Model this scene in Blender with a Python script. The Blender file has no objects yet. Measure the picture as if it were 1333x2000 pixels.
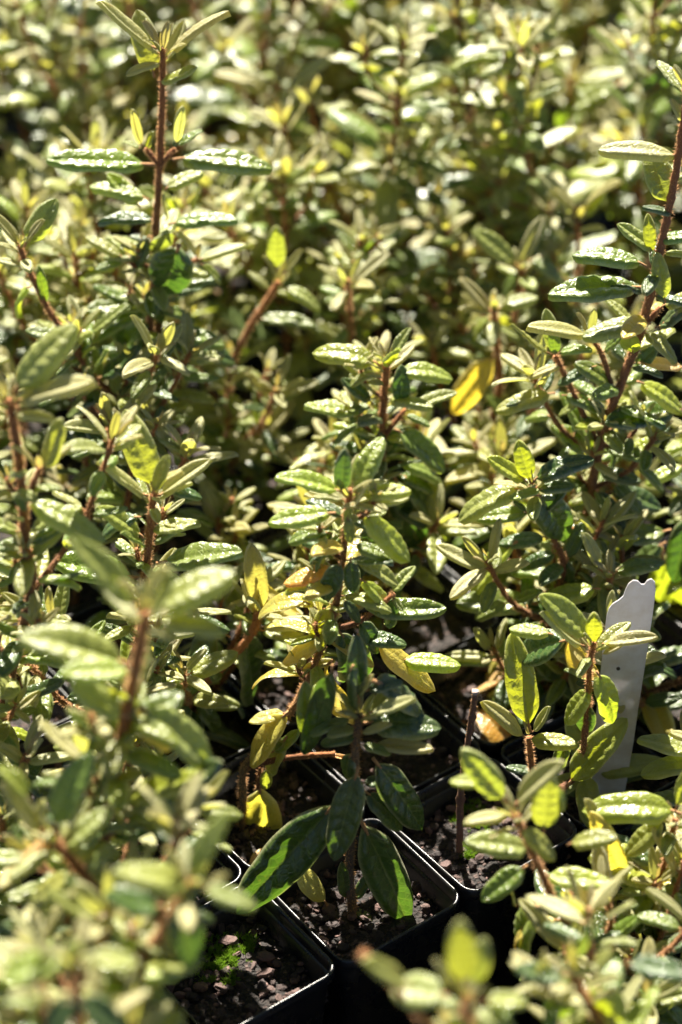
import bpy, math, random
from mathutils import Vector, Matrix, noise
R = math.radians
random.seed(7)
scene = bpy.context.scene
COL = scene.collection

# ------------------------------------------------------------------ camera
PITCH = R(37.0)
RIM = 0.12                       # height of the pot rims above the bench
CAM = Vector((0, 0, RIM + 0.70))
cd = bpy.data.cameras.new('camera'); cam = bpy.data.objects.new('camera', cd); COL.objects.link(cam)
cam.location = CAM; cam.rotation_euler = (R(90) - PITCH, 0, 0)
cd.sensor_fit = 'VERTICAL'; cd.sensor_height = 36; cd.sensor_width = 24; cd.lens = 85
cd.clip_start = 0.02; cd.clip_end = 200
cd.dof.use_dof = True; cd.dof.focus_distance = 0.965; cd.dof.aperture_fstop = 5.2; cd.dof.aperture_blades = 9
scene.camera = cam

# ------------------------------------------------------------------ light
SUN_EL, SUN_AZ = R(50), R(-10)   # azimuth from +y (straight ahead), negative = left
w = bpy.data.worlds.new('World'); scene.world = w; w.use_nodes = True
nt = w.node_tree; bg = nt.nodes['Background']; sky = nt.nodes.new('ShaderNodeTexSky')
sky.sky_type = 'NISHITA'; sky.sun_disc = False; sky.sun_elevation = SUN_EL; sky.sun_rotation = SUN_AZ; sky.altitude = 2500; sky.air_density = .35; sky.dust_density = .1
nt.links.new(sky.outputs[0], bg.inputs[0]); bg.inputs[1].default_value = 0.05
sd = bpy.data.lights.new('sun', 'SUN'); sun = bpy.data.objects.new('sun', sd); COL.objects.link(sun)
sd.energy = 5.0; sd.angle = R(0.5); sd.color = (1.0, 0.93, 0.79)
S = Vector((math.sin(SUN_AZ) * math.cos(SUN_EL), math.cos(SUN_AZ) * math.cos(SUN_EL), math.sin(SUN_EL)))
sun.rotation_euler = S.to_track_quat('Z', 'Y').to_euler(); sun.location = S * 5
scene.view_settings.view_transform = 'Standard'; scene.view_settings.look = 'None'
scene.view_settings.exposure = 2.25; scene.view_settings.gamma = 1
scene.cycles.max_bounces = 8; scene.cycles.transmission_bounces = 6; scene.cycles.diffuse_bounces = 2
scene.cycles.sample_clamp_indirect = 6

# photograph coordinates -> the point of that line of sight on the upright plane y = Y
F = 2000 * 85 / 36
FW = Vector((0, math.cos(PITCH), -math.sin(PITCH))); UP = Vector((0, math.sin(PITCH), math.cos(PITCH)))
Zv = Vector((0, 0, 1))
def P(px, py, Y):
    d = FW * F + Vector((1, 0, 0)) * (px - 666.5) + UP * (1000 - py)
    return CAM + d * (Y / d.y)
def mpp(p): return (p - CAM).dot(FW) / F       # metres per photo pixel at a point
def project(p):
    d = p - CAM; z = d.dot(FW)
    return 666.5 + F * d.x / z, 1000 - F * d.dot(UP) / z

# ------------------------------------------------------------------ materials
class N:
    def __init__(s, name):
        s.m = bpy.data.materials.new(name); s.m.use_nodes = True; s.t = s.m.node_tree
        s.t.nodes.clear(); s.out = s.t.nodes.new('ShaderNodeOutputMaterial')
    def n(s, typ, **kw):
        o = s.t.nodes.new('ShaderNode' + typ)
        for k, v in kw.items(): setattr(o, k, v)
        return o
    def set(s, sock, v):
        if isinstance(v, bpy.types.NodeSocket): s.t.links.new(v, sock)
        elif v is not None: sock.default_value = v
    def math(s, op, a, b=None, c=None, clamp=False):
        o = s.n('Math', operation=op); o.use_clamp = clamp
        s.set(o.inputs[0], a); s.set(o.inputs[1], b)
        if c is not None: s.set(o.inputs[2], c)
        return o.outputs[0]
    def mix(s, f, a, b, blend='MIX'):
        o = s.n('Mix', data_type='RGBA', blend_type=blend); o.clamp_factor = True
        s.set(o.inputs[0], f); s.set(o.inputs[6], a); s.set(o.inputs[7], b)
        return o.outputs[2]
    def noise(s, vec, scale, detail=3, rough=.5):
        o = s.n('TexNoise'); s.set(o.inputs['Vector'], vec); o.inputs['Scale'].default_value = scale
        o.inputs['Detail'].default_value = detail; o.inputs['Roughness'].default_value = rough
        return o
    def ramp(s, f, a, b, c0=(0,0,0,1), c1=(1,1,1,1)):
        o = s.n('ValToRGB'); s.set(o.inputs[0], f); e = o.color_ramp.elements
        e[0].position = a; e[1].position = b; e[0].color = c0; e[1].color = c1
        return o.outputs[0]
    def bump(s, h, strength, dist, normal=None):
        o = s.n('Bump'); s.set(o.inputs['Height'], h); o.inputs['Strength'].default_value = strength
        o.inputs['Distance'].default_value = dist
        if normal is not None: s.set(o.inputs['Normal'], normal)
        return o.outputs[0]
    def princ(s, **kw):
        o = s.n('BsdfPrincipled')
        for k, v in kw.items(): s.set(o.inputs[k.replace('_', ' ')], v)
        return o

def leaf_material(name, attr):
    M = N(name)
    if attr:
        a = M.n('Attribute', attribute_name='tint'); col, fz = a.outputs['Color'], a.outputs['Alpha']
    else:
        a = M.n('ObjectInfo'); col, fz = a.outputs['Color'], a.outputs['Alpha']
    tc = M.n('TexCoord'); uv = tc.outputs['UV']; ob = M.n('NewGeometry').outputs['Position']
    sp = M.n('SeparateXYZ'); M.set(sp.inputs[0], uv)
    s = M.math('ABSOLUTE', M.math('MULTIPLY_ADD', sp.outputs[0], 2.0, -1.0))     # 0 midrib .. 1 margin
    mid = M.math('LESS_THAN', s, 0.045)
    edge = M.math('SMOOTH_MIN', 1.0, M.math('MULTIPLY', M.math('SUBTRACT', s, .86, clamp=True), 8.0, clamp=True), .1)
    # net of small veins
    mp = M.n('Mapping'); M.set(mp.inputs['Vector'], uv); mp.inputs['Scale'].default_value = (7, 17, 1)
    vo = M.n('TexVoronoi', feature='DISTANCE_TO_EDGE'); M.set(vo.inputs['Vector'], mp.outputs[0]); vo.inputs['Scale'].default_value = 1.0
    net = M.ramp(vo.outputs['Distance'], 0.0, 0.16)
    # lateral veins, sweeping forward
    ph = M.math('MULTIPLY', M.math('SUBTRACT', sp.outputs[1], M.math('MULTIPLY', s, .10)), 6.5)
    lat = M.math('ABSOLUTE', M.math('MULTIPLY_ADD', M.math('FRACT', ph), 2.0, -1.0))
    lat = M.ramp(lat, .0, .16)
    n1 = M.noise(ob, 260, 4, .6); n2 = M.noise(ob, 90, 2); n3 = M.noise(ob, 1500, 2, .7)
    blot = M.ramp(n1.outputs['Fac'], .35, .7)
    c = M.mix(M.math('MULTIPLY', blot, .40), col, M.mix(1.0, col, (.62, .70, .45, 1), 'MULTIPLY'))
    vein = M.mix(.5, col, (.30, .36, .10, 1))
    c = M.mix(M.math('MULTIPLY', M.math('SUBTRACT', 1.0, net), .28), c, vein)
    c = M.mix(M.math('MULTIPLY', M.math('SUBTRACT', 1.0, lat), .30), c, vein)
    c = M.mix(M.math('MULTIPLY', mid, .6), c, vein)
    # silvery-fawn felt: strong on young leaves and on the margins
    felt = M.ramp(n3.outputs['Fac'], .30, .75)
    fzf = M.math('MULTIPLY', fz, M.math('MULTIPLY_ADD', felt, .45, .30), clamp=True)
    c = M.mix(fzf, c, (.56, .49, .31, 1))
    c = M.mix(M.math('MULTIPLY', edge, M.math('MULTIPLY_ADD', felt, .5, .25)), c, (.52, .50, .30, 1))
    # brown spots on some leaves
    spot = M.ramp(M.noise(ob, 420, 1).outputs['Fac'], .735, .76)
    c = M.mix(M.math('MULTIPLY', spot, .7), c, (.16, .09, .03, 1))
    h = M.math('ADD', M.math('MULTIPLY', net, .5), M.math('MULTIPLY', n1.outputs['Fac'], .8))
    h = M.math('ADD', h, M.math('MULTIPLY', lat, .35))
    bm = M.bump(h, .6, .00035); bm = M.bump(n3.outputs['Fac'], .35, .00012, bm)
    rough = M.math('ADD', M.math('MULTIPLY_ADD', fz, .26, .21), M.math('MULTIPLY', n2.outputs['Fac'], .16))
    top = M.princ(Base_Color=c, Roughness=rough, Normal=bm)
    M.set(top.inputs['Specular IOR Level'], M.math('MULTIPLY_ADD', fz, -.4, 1.0))
    top.inputs['Sheen Weight'].default_value = .12; top.inputs['Sheen Roughness'].default_value = .35
    top.inputs['Sheen Tint'].default_value = (.95, .9, .7, 1)
    uc = M.mix(.42, col, (.36, .37, .17, 1)); uc = M.mix(M.math('MULTIPLY', M.math('SUBTRACT', 1.0, lat), .3), uc, (.42, .38, .2, 1))
    und = M.princ(Base_Color=uc, Roughness=.85, Normal=M.bump(M.math('ADD', M.math('MULTIPLY', net, -.6), M.math('MULTIPLY', lat, -.6)), .6, .0003))
    und.inputs['Sheen Weight'].default_value = .15; und.inputs['Sheen Tint'].default_value = (.9, .85, .65, 1)
    und.inputs['Specular IOR Level'].default_value = .2
    bf = M.n('NewGeometry').outputs['Backfacing']
    ms = M.n('MixShader'); M.set(ms.inputs[0], bf); M.set(ms.inputs[1], top.outputs[0]); M.set(ms.inputs[2], und.outputs[0])
    tr = M.n('BsdfTranslucent')
    trc = M.mix(1.0, M.mix(.75, c, col), (2.15, 2.05, .9, 1), 'MULTIPLY'); M.set(tr.inputs[0], trc)
    M.set(tr.inputs['Normal'], bm)
    mx = M.n('MixShader'); mx.inputs[0].default_value = .37
    M.set(mx.inputs[1], ms.outputs[0]); M.set(mx.inputs[2], tr.outputs[0])
    M.set(M.out.inputs[0], mx.outputs[0])
    return M.m

def stem_material():
    M = N('hairy_bark'); g = M.n('NewGeometry').outputs['Position']
    a = M.n('Attribute', attribute_name='tint')
    n1 = M.noise(g, 700, 4, .7); n2 = M.noise(g, 2500, 2, .6)
    c = M.mix(n1.outputs['Fac'], M.mix(1, a.outputs['Color'], (.55, .5, .5, 1), 'MULTIPLY'), M.mix(1, a.outputs['Color'], (1.5, 1.45, 1.4, 1), 'MULTIPLY'))
    p = M.princ(Base_Color=c, Roughness=.8, Normal=M.bump(M.math('ADD', n1.outputs['Fac'], n2.outputs['Fac']), 1, .0006))
    p.inputs['Sheen Weight'].default_value = .25; p.inputs['Sheen Tint'].default_value = (1, .6, .35, 1)
    p.inputs['Specular IOR Level'].default_value = .25
    M.set(M.out.inputs[0], p.outputs[0]); return M.m

def hair_material():
    M = N('stem_hairs'); tr = M.n('BsdfTranslucent'); d = M.n('BsdfDiffuse')
    tr.inputs[0].default_value = (.62, .36, .16, 1); d.inputs[0].default_value = (.5, .3, .16, 1)
    mx = M.n('MixShader'); mx.inputs[0].default_value = .5
    M.set(mx.inputs[1], d.outputs[0]); M.set(mx.inputs[2], tr.outputs[0]); M.set(M.out.inputs[0], mx.outputs[0]); return M.m

def pot_material():
    M = N('black_plastic'); g = M.n('NewGeometry').outputs['Position']
    n1 = M.noise(g, 60, 5, .6); n2 = M.noise(g, 900, 3, .6)
    dust = M.ramp(n1.outputs['Fac'], .5, .75)
    c = M.mix(M.math('MULTIPLY', dust, .35), (.010, .010, .012, 1), (.045, .038, .034, 1))
    p = M.princ(Base_Color=c, Roughness=M.math('MULTIPLY_ADD', dust, .3, .27), Normal=M.bump(n2.outputs['Fac'], .35, .0002))
    M.set(M.out.inputs[0], p.outputs[0]); return M.m

def soil_material():
    M = N('potting_mix'); g = M.n('NewGeometry').outputs['Position']
    n1 = M.noise(g, 330, 6, .7); v = M.n('TexVoronoi'); M.set(v.inputs['Vector'], g); v.inputs['Scale'].default_value = 650
    c = M.mix(M.ramp(n1.outputs['Fac'], .35, .75), (.006, .0045, .0045, 1), (.020, .012, .009, 1))
    sc = M.n('SeparateColor'); M.set(sc.inputs[0], v.outputs['Color'])
    c = M.mix(M.math('MULTIPLY', M.math('GREATER_THAN', sc.outputs[0], .86), .8), c, (.085, .055, .048, 1))
    p = M.princ(Base_Color=c, Roughness=.85, Normal=M.bump(M.math('ADD', n1.outputs['Fac'], v.outputs['Distance']), 1, .0015))
    M.set(M.out.inputs[0], p.outputs[0]); return M.m

def chip_material():
    M = N('bark_chips'); g = M.n('NewGeometry'); a = M.n('Attribute', attribute_name='tint')
    mp = M.n('Mapping'); M.set(mp.inputs[0], g.outputs['Position']); mp.inputs['Scale'].default_value = (1, .25, 1)
    n1 = M.noise(mp.outputs[0], 900, 5, .7)
    c = M.mix(n1.outputs['Fac'], M.mix(1, a.outputs['Color'], (.45, .42, .42, 1), 'MULTIPLY'), M.mix(1, a.outputs['Color'], (1.5, 1.4, 1.4, 1), 'MULTIPLY'))
    p = M.princ(Base_Color=c, Roughness=.75, Normal=M.bump(n1.outputs['Fac'], 1, .0008))
    M.set(M.out.inputs[0], p.outputs[0]); return M.m

def simple(name, col, rough, bumpy=0, scale=400, spec=.5, trans=0, col2=None):
    M = N(name); g = M.n('NewGeometry').outputs['Position']; n1 = M.noise(g, scale, 4, .6)
    c = M.mix(M.ramp(n1.outputs['Fac'], .4, .7), (*col, 1), (*(col2 or [x * .8 for x in col]), 1))
    p = M.princ(Base_Color=c, Roughness=rough)
    p.inputs['Specular IOR Level'].default_value = spec
    if bumpy: M.set(p.inputs['Normal'], M.bump(n1.outputs['Fac'], .6, bumpy))
    o = p.outputs[0]
    if trans:
        tr = M.n('BsdfTranslucent'); tr.inputs[0].default_value = (*col, 1); mx = M.n('MixShader'); mx.inputs[0].default_value = trans
        M.set(mx.inputs[1], o); M.set(mx.inputs[2], tr.outputs[0]); o = mx.outputs[0]
    M.set(M.out.inputs[0], o); return M.m

LEAF = leaf_material('leaf_surface', False); LEAFA = leaf_material('foliage_surface', True)
STEM = stem_material(); HAIR = hair_material(); POT = pot_material(); SOIL = soil_material(); CHIP = chip_material()
TAG = simple('white_tag_plastic', (.60, .59, .62), .38, .0001, 170, .5, .30, (.47, .43, .40))
MOSS = simple('moss_green', (.16, .28, .02), .7, 0, 600, .3, .35, (.18, .26, .04))
BENCH = simple('bench_dark', (.02, .018, .018), .8, .001, 60)
TAGDOT = simple('tag_speck', (.02, .02, .02), .6)

# ------------------------------------------------------------------ mesh helpers
class MB:
    def __init__(s): s.v = []; s.f = []; s.mi = []; s.c = []; s.uv = []; s.use_uv = False
    def add(s, vs, fs, mi=0, col=(1, 1, 1, 1), uvs=None):
        b = len(s.v); s.v += [tuple(p) for p in vs]
        s.f += [tuple(b + i for i in f) for f in fs]; s.mi += [mi] * len(fs)
        s.c += [col] * len(vs) if not isinstance(col, list) else col
        s.uv += uvs if uvs else [(0, 0)] * len(vs)
    def tube(s, pts, rad, n=8, mi=0, col=(.3, .15, .08, 1), cap=True, jit=0.0):
        pts = [Vector(p) for p in pts]; ring = []; prev = None; vs = []; fs = []; cs = []
        for i, p in enumerate(pts):
            d = (pts[min(i + 1, len(pts) - 1)] - pts[max(i - 1, 0)])
            d = d.normalized() if d.length > 1e-9 else Zv
            if prev is None: x = d.orthogonal().normalized()
            else: x = (prev - d * prev.dot(d)).normalized()
            prev = x; y = d.cross(x); r = rad[i]
            for k in range(n):
                a = 2 * math.pi * k / n; rr = r * (1 + random.uniform(-jit, jit))
                vs.append(p + (x * math.cos(a) + y * math.sin(a)) * rr)
                cs.append(col[i] if isinstance(col, list) else col)
        for i in range(len(pts) - 1):
            for k in range(n):
                a, b = i * n + k, i * n + (k + 1) % n
                fs.append((a, b, b + n, a + n))
        if cap:
            fs.append(tuple(range(n))[::-1]); fs.append(tuple((len(pts) - 1) * n + k for k in range(n)))
        s.add(vs, fs, mi, cs)
    def build(s, name, mats, parent=None, loc=None, smooth=True, data_only=False):
        me = bpy.data.meshes.new(name); me.from_pydata(s.v, [], s.f)
        for m in mats: me.materials.append(m)
        me.polygons.foreach_set('material_index', s.mi)
        if smooth: me.polygons.foreach_set('use_smooth', [True] * len(s.f))
        at = me.color_attributes.new('tint', 'FLOAT_COLOR', 'POINT')
        at.data.foreach_set('color', [x for c in s.c for x in c])
        uvl = me.uv_layers.new(name='UVMap'); li = [0] * len(me.loops); me.loops.foreach_get('vertex_index', li)
        uvl.data.foreach_set('uv', [x for i in li for x in s.uv[i]])
        me.update()
        if data_only: return me
        return link(name, me, parent, loc)
def link(name, data, parent=None, loc=None):
    o = bpy.data.objects.new(name, data); COL.objects.link(o)
    if parent: o.parent = parent
    if loc is not None: o.location = loc
    return o
def tag(o, label=None, cat=None, group=None, kind=None):
    for k, v in (('label', label), ('category', cat), ('group', group), ('kind', kind)):
        if v: o[k] = v
    return o

# ------------------------------------------------------------------ leaves (unit length along +y, unit-ish width, upper side +z)
def leaf_geo(NU, NV, W, bend, fold, roll, quilt, seed, wav=.0, shape=.8, petiole=.10, twist=0.0, NB=6.5):
    rnd = random.Random(seed); vs = []; uvs = []; off = rnd.random() * 40
    y = z = 0.0; ang = bend * -.25; pts = []
    for i in range(NU + 1):
        t = i / NU; pts.append((y, z, ang)); st = 1 / NU; ang -= bend / NU
        y += math.cos(ang) * st; z += math.sin(ang) * st
    for i in range(NU + 1):
        t = i / NU; cy, cz, a = pts[i]
        wd = W * max(0.0, 1 - abs(2 * t ** shape - 1) ** 2.2) ** .58 if 0 < t < 1 else 0
        wd = max(wd, W * (.06 if t < .5 else .015))
        if t < .16: wd = max(wd * (t / .16) ** .30 if t > 0 else W * .07, W * .07)
        tw = twist * t
        for j in range(NV + 1):
            s = -1 + 2 * j / NV; a_s = abs(s); x = s * wd / 2
            wn = 1 + .05 * noise.noise(Vector((t * 5, s * 1.5 + off, off)))
            x *= wn
            h = fold * abs(x) - roll * W * max(0, a_s - .62) ** 2 * 3.6
            x *= 1 - roll * .45 * max(0, a_s - .8)
            ph = NB * (t - .10 * a_s)
            q = (1 - abs(math.cos(math.pi * ph)) ** 2.2) * math.sin(math.pi * min(1, a_s * .97 + .03)) ** .8
            h += quilt * W * q * (wd / W) * (1 + .6 * noise.noise(Vector((t * 9, s * 3, off))))
            h -= .035 * W * math.exp(-(s / .09) ** 2) * (wd / W)
            h += wav * W * math.sin(t * 11 + off + (2 if s > 0 else 0)) * a_s ** 2
            xx = x * math.cos(tw) - h * math.sin(tw); hh = x * math.sin(tw) + h * math.cos(tw)
            vs.append((xx, cy + petiole - math.sin(a) * hh, cz + math.cos(a) * hh)); uvs.append(((s + 1) / 2, t))
    fs = []
    for i in range(NU):
        for j in range(NV):
            k = i * (NV + 1) + j; fs.append((k, k + 1, k + NV + 2, k + NV + 1))
    return vs, fs, uvs
VAR = [ # W bend fold roll quilt
    (.38, .50, .14, .45, .050), (.35, .30, .26, .4, .055), (.41, .75, .08, .5, .050), (.34, .10, .34, .35, .050),
    (.39, .95, .16, .45, .045), (.37, -.30, .30, .35, .055), (.36, .40, .40, .3, .055), (.43, .55, .04, .5, .045)]
YVAR = [(.29, .15, .45, .55, .025), (.27, -.25, .60, .5, .025), (.30, .45, .25, .6, .025), (.26, .2, .7, .5, .02)]
OVAR = [(.36, .35, .15, .2, .03), (.34, 1.3, .3, .2, .02), (.40, .3, -.1, .2, .03), (.33, .9, .55, .1, .02)]
def leaf_mesh(v, i, NU, NV, shape, pet=.10):
    W, bend, fold, roll, quilt = v; m = MB()
    vs, fs, uvs = leaf_geo(NU, NV, W, bend, fold, roll, quilt, i, .04 if roll < .5 else .015, shape, pet, random.uniform(-.35, .35))
    m.add(vs, fs, 0, (1, 1, 1, 1), uvs)
    p0 = Vector(vs[NV // 2]); m.tube([(0, -.01, 0), p0 * .6, p0 + Vector((0, .04, -.006))], [.020, .017, .013], 5, 1, (.42, .24, .11, 1))
    return m
def proto(vars_, NU, NV, shape, base, pet=.1):
    return [(leaf_mesh(v, base + i, NU, NV, shape, pet), v[0]) for i, v in enumerate(vars_)]
HI = {'m': proto(VAR, 30, 14, .82, 0), 'y': proto(YVAR, 20, 10, .95, 50, .05), 'o': proto(OVAR, 24, 12, .9, 80)}
LO = {'m': proto(VAR, 10, 4, .82, 0), 'y': proto(YVAR, 6, 4, .95, 50, .05), 'o': proto(OVAR, 8, 4, .9, 80)}
MESH = {k: [(m.build('leaf', [LEAF, STEM], data_only=True), W) for m, W in l] for k, l in HI.items()}

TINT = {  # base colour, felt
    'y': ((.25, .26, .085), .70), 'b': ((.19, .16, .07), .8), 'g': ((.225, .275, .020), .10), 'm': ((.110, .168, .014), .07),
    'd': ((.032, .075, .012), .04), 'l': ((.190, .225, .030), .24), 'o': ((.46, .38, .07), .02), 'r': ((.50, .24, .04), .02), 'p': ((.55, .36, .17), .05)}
def tint_of(k):
    c, f = TINT[k]; j = random.uniform(.82, 1.2); h = random.uniform(-.10, .10)
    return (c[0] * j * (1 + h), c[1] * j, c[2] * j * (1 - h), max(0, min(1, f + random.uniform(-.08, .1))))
def frame(D, Nh):
    D = D.normalized(); Nn = Nh - D * Nh.dot(D)
    if Nn.length < 1e-4: Nn = D.orthogonal()
    Nn.normalize(); X = D.cross(Nn); return X, D, Nn
def shape_key(k): return 'y' if k in 'yb' else ('o' if k in 'orp' else 'm')

class Plant:
    """one seedling: Empty > stem, branch (> leaf), leaf ; or stem + foliage when it stands far back and blurred"""
    def __init__(s, name, base, lod):
        s.base = Vector(base); s.lod = lod; s.nleaf = 0
        s.root = link(name, None, None, s.base) if lod else None
        s.root.empty_display_size = .02
        if lod == 2: s.fol = MB(); s.wood = MB()
    def leaf(s, B, D, Nh, L, Wd, kind, parent=None, porg=None, flat=False):
        X, Y, Z = frame(D, Nh); sk = shape_key(kind)
        if s.lod == 1:
            me, W = random.choice([MESH[sk][q] for q in (1, 3, 6)] if flat and sk == 'm' else [MESH[sk][q] for q in (0, 2)] if flat and sk == 'o' else MESH[sk]); s.nleaf += 1
            o = bpy.data.objects.new('leaf', me); COL.objects.link(o)
            org = porg if parent else s.base
            o.parent = parent or s.root
            wx = Wd / W
            M = Matrix(((X.x * wx, Y.x * L, Z.x * (wx + L) / 2, 0), (X.y * wx, Y.y * L, Z.y * (wx + L) / 2, 0), (X.z * wx, Y.z * L, Z.z * (wx + L) / 2, 0), (0, 0, 0, 1)))
            M.translation = B - org
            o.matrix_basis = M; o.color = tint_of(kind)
            if kind == 'o': o['label'] = 'yellowed leaf'
            elif kind == 'r': o['label'] = 'orange dying leaf'
            return o
        m, W = random.choice(LO[sk]); wx = Wd / W; wz = (wx + L) / 2; c = tint_of(kind); c = (*c[:3], min(1, c[3] + .08))  # far leaves get extra felt, a painted stand-in for their pale highlights
        b = B - s.base
        s.fol.add([b + X * (v[0] * wx) + Y * (v[1] * L) + Z * (v[2] * wz) for v in m.v], m.f, 0, c, m.uv)
        for i in range(len(m.f)): s.fol.mi[len(s.fol.f) - len(m.f) + i] = m.mi[i]
        for i, u in enumerate(m.uv):
            if u == (0, 0) and i >= len(m.v) - 15: s.fol.c[len(s.fol.v) - len(m.v) + i] = (.35, .2, .1, 1)
    def wood_part(s, name, pts, r0, r1, hairy=True, tipcol=True, bark=None):
        """stem or branch along pts; bark goes from woody brown to rust-orange at the tip"""
        pts = smooth_path(pts); n = len(pts); org = s.base if name == 'stem' else pts[0]
        m = MB() if s.lod == 1 else s.wood; o0 = org if s.lod == 1 else s.base
        old = Vector(bark or (.115, .055, .032)); new = Vector((.34, .14, .055)) if tipcol else old * 1.1
        cols = []; rr = []
        for i in range(n):
            t = i / (n - 1); k = t ** 1.6; c = old.lerp(new, k); cols.append((*c, 1)); rr.append(r0 + (r1 - r0) * t + (.00025 if i % 4 == 0 else 0))
        m.tube([p - o0 for p in pts], rr, 8 if s.lod == 1 else 5, 0, cols, True, .16)
        if hairy:
            Ltot = sum((pts[i + 1] - pts[i]).length for i in range(n - 1)); cnt = int(Ltot * (11000 if s.lod == 1 else 2500))
            for _ in range(min(cnt, 2600)):
                u = random.random() * (n - 1); i = int(u); f = u - i
                p = pts[i].lerp(pts[i + 1], f); d = (pts[i + 1] - pts[i]).normalized()
                r = rr[i]; x = d.orthogonal().normalized(); a = random.random() * 6.283
                q = x * math.cos(a) + d.cross(x) * math.sin(a)
                hl = random.uniform(.0007, .0019); e = (q + d * random.uniform(-.3, .7)).normalized()
                sd_ = e.cross(d)
                if sd_.length < 1e-5: continue
                sd_ = sd_.normalized() * .00017; b = p + q * r * .9 - o0
                m.add([b - sd_, b + sd_, b + e * hl], [(0, 1, 2)], 1, (.6, .35, .2, 1))
        if s.lod == 1:
            return m.build(name, [STEM, HAIR], s.root, org - s.base), org
        return None, org
    def whorl(s, p, axis, az, L, kind, elev, parent=None, porg=None, pair=True, wr=None):
        """an opposite pair of leaves at p"""
        x = axis.orthogonal().normalized(); y = axis.cross(x)
        for k in ((0, 1) if pair else (0,)):
            a = az + math.pi * k + random.uniform(-.3, .3); q = x * math.cos(a) + y * math.sin(a)
            e = elev + random.uniform(-.22, .22); D = q * math.cos(e) + axis * math.sin(e)
            l = L * random.uniform(.8, 1.2); kk = kind if isinstance(kind, str) else random.choices(kind[0], kind[1])[0]
            wd = l * (wr or random.uniform(.32, .46)) * (.8 if kk in 'yb' else 1)
            Nh = axis * math.cos(e) - q * math.sin(e) + Vector([random.uniform(-.35, .35) for _ in range(3)]) + Zv * .45
            s.leaf(p + q * .0010, D, Nh, l, wd, kk, parent, porg)
    def tip(s, p, axis, sc=1.0, parent=None, porg=None):
        az = random.random() * 6.28
        s.whorl(p, axis, az, .0085 * sc, 'b', 1.30, parent, porg, wr=.30)
        s.whorl(p - axis * .0012, axis, az + 1.57, .0135 * sc, 'y', 1.05, parent, porg)
        s.whorl(p - axis * .0030, axis, az, .0175 * sc, 'y', .80, parent, porg)
        s.whorl(p - axis * .0062, axis, az + 1.57, .0205 * sc, 'y' if random.random() < .5 else 'l', .55, parent, porg)
    def shoot(s, pts, sc=1.0, n=2, r0=.0010, tip=True, kinds=('ml', (1, 1))):
        b, org = s.wood_part('branch', pts, r0, r0 * .75)
        pp = smooth_path(pts)
        ax = (pp[-1] - pp[-3]).normalized(); az = random.random() * 6.28
        for i in range(n):
            t = (i + .6) / (n + .5); k = min(int(t * (len(pp) - 1)), len(pp) - 2)
            s.whorl(pp[k], (pp[k + 1] - pp[k]).normalized(), az + 1.57 * i, .016 * sc, kinds, .45, b, org)
        if tip: s.tip(pp[-1], ax, sc, b, org)
        return b, org
    def auto(s, pts, t0=.25, t1=.93, sc=1.0, gap=.0135, shoots=.45, low='md', yellow=.04, az=None):
        """opposite leaf pairs along the path between the fractions t0 and t1, a side shoot in some axils"""
        pp = smooth_path(pts, 40); seg = [(pp[i + 1] - pp[i]).length for i in range(len(pp) - 1)]; tot = sum(seg)
        az = random.random() * 6.28 if az is None else az; d = tot * t0; i = 0; acc = 0; k = 0
        while d < tot * t1 and s.nleaf < 190:
            while acc + seg[i] < d and i < len(seg) - 1: acc += seg[i]; i += 1
            p = pp[i].lerp(pp[i + 1], min(1, (d - acc) / seg[i])); ax = (pp[i + 1] - pp[i]).normalized(); t = d / tot
            u = (t - t0) / (1 - t0)
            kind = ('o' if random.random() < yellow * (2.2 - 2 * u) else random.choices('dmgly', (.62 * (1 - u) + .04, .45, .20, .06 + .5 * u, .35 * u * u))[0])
            L = sc * (.0275 - .0095 * u) * random.uniform(.85, 1.15)
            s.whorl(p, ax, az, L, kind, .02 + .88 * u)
            if random.random() < shoots and s.nleaf < 170:
                x = ax.orthogonal().normalized(); a = az + (0 if random.random() < .5 else math.pi) + .3
                q = x * math.cos(a) + ax.cross(x) * math.sin(a); sl = sc * random.uniform(.010, .034) * (1.25 - .6 * u)
                e = p + q * sl * .55 + ax * sl * .8
                s.shoot([p, p + q * sl * .4 + ax * sl * .3, e], sc * random.uniform(.6, .85), 1 if sl < .02 else 2, .0009)
            az += math.pi / 2 + random.uniform(-.2, .2); d += gap * random.uniform(.8, 1.25) * (1.15 - .35 * u)
    def finish(s):
        if s.lod == 2:
            s.wood.build('stem', [STEM, HAIR], s.root); s.fol.build('foliage', [LEAFA, STEM], s.root)

def smooth_path(pts, n=None):
    pts = [Vector(p) for p in pts]
    if len(pts) == 2: pts = [pts[0], pts[0].lerp(pts[1], .5), pts[1]]
    tot = sum((pts[i + 1] - pts[i]).length for i in range(len(pts) - 1)); n = n or max(6, int(tot / .003))
    out = []; m = len(pts) - 1
    for k in range(n + 1):
        u = k / n * m; i = min(int(u), m - 1); t = u - i
        p0, p1, p2, p3 = pts[max(i - 1, 0)], pts[i], pts[i + 1], pts[min(i + 2, m)]
        out.append(.5 * ((2 * p1) + (p2 - p0) * t + (2 * p0 - 5 * p1 + 4 * p2 - p3) * t * t + (3 * p1 - p0 - 3 * p2 + p3) * t ** 3))
    return out

# ------------------------------------------------------------------ the grid of square pots
GA = R(36.85); PS = 0.0620; G0 = Vector((.0512, .674, RIM))
I_ = Vector((math.cos(GA), math.sin(GA), 0)); J_ = Vector((-math.sin(GA), math.cos(GA), 0))
def cell(i, j): return G0 + I_ * PS * i + J_ * PS * j       # half-integers are pot centres
SOILZ = RIM - .015

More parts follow.
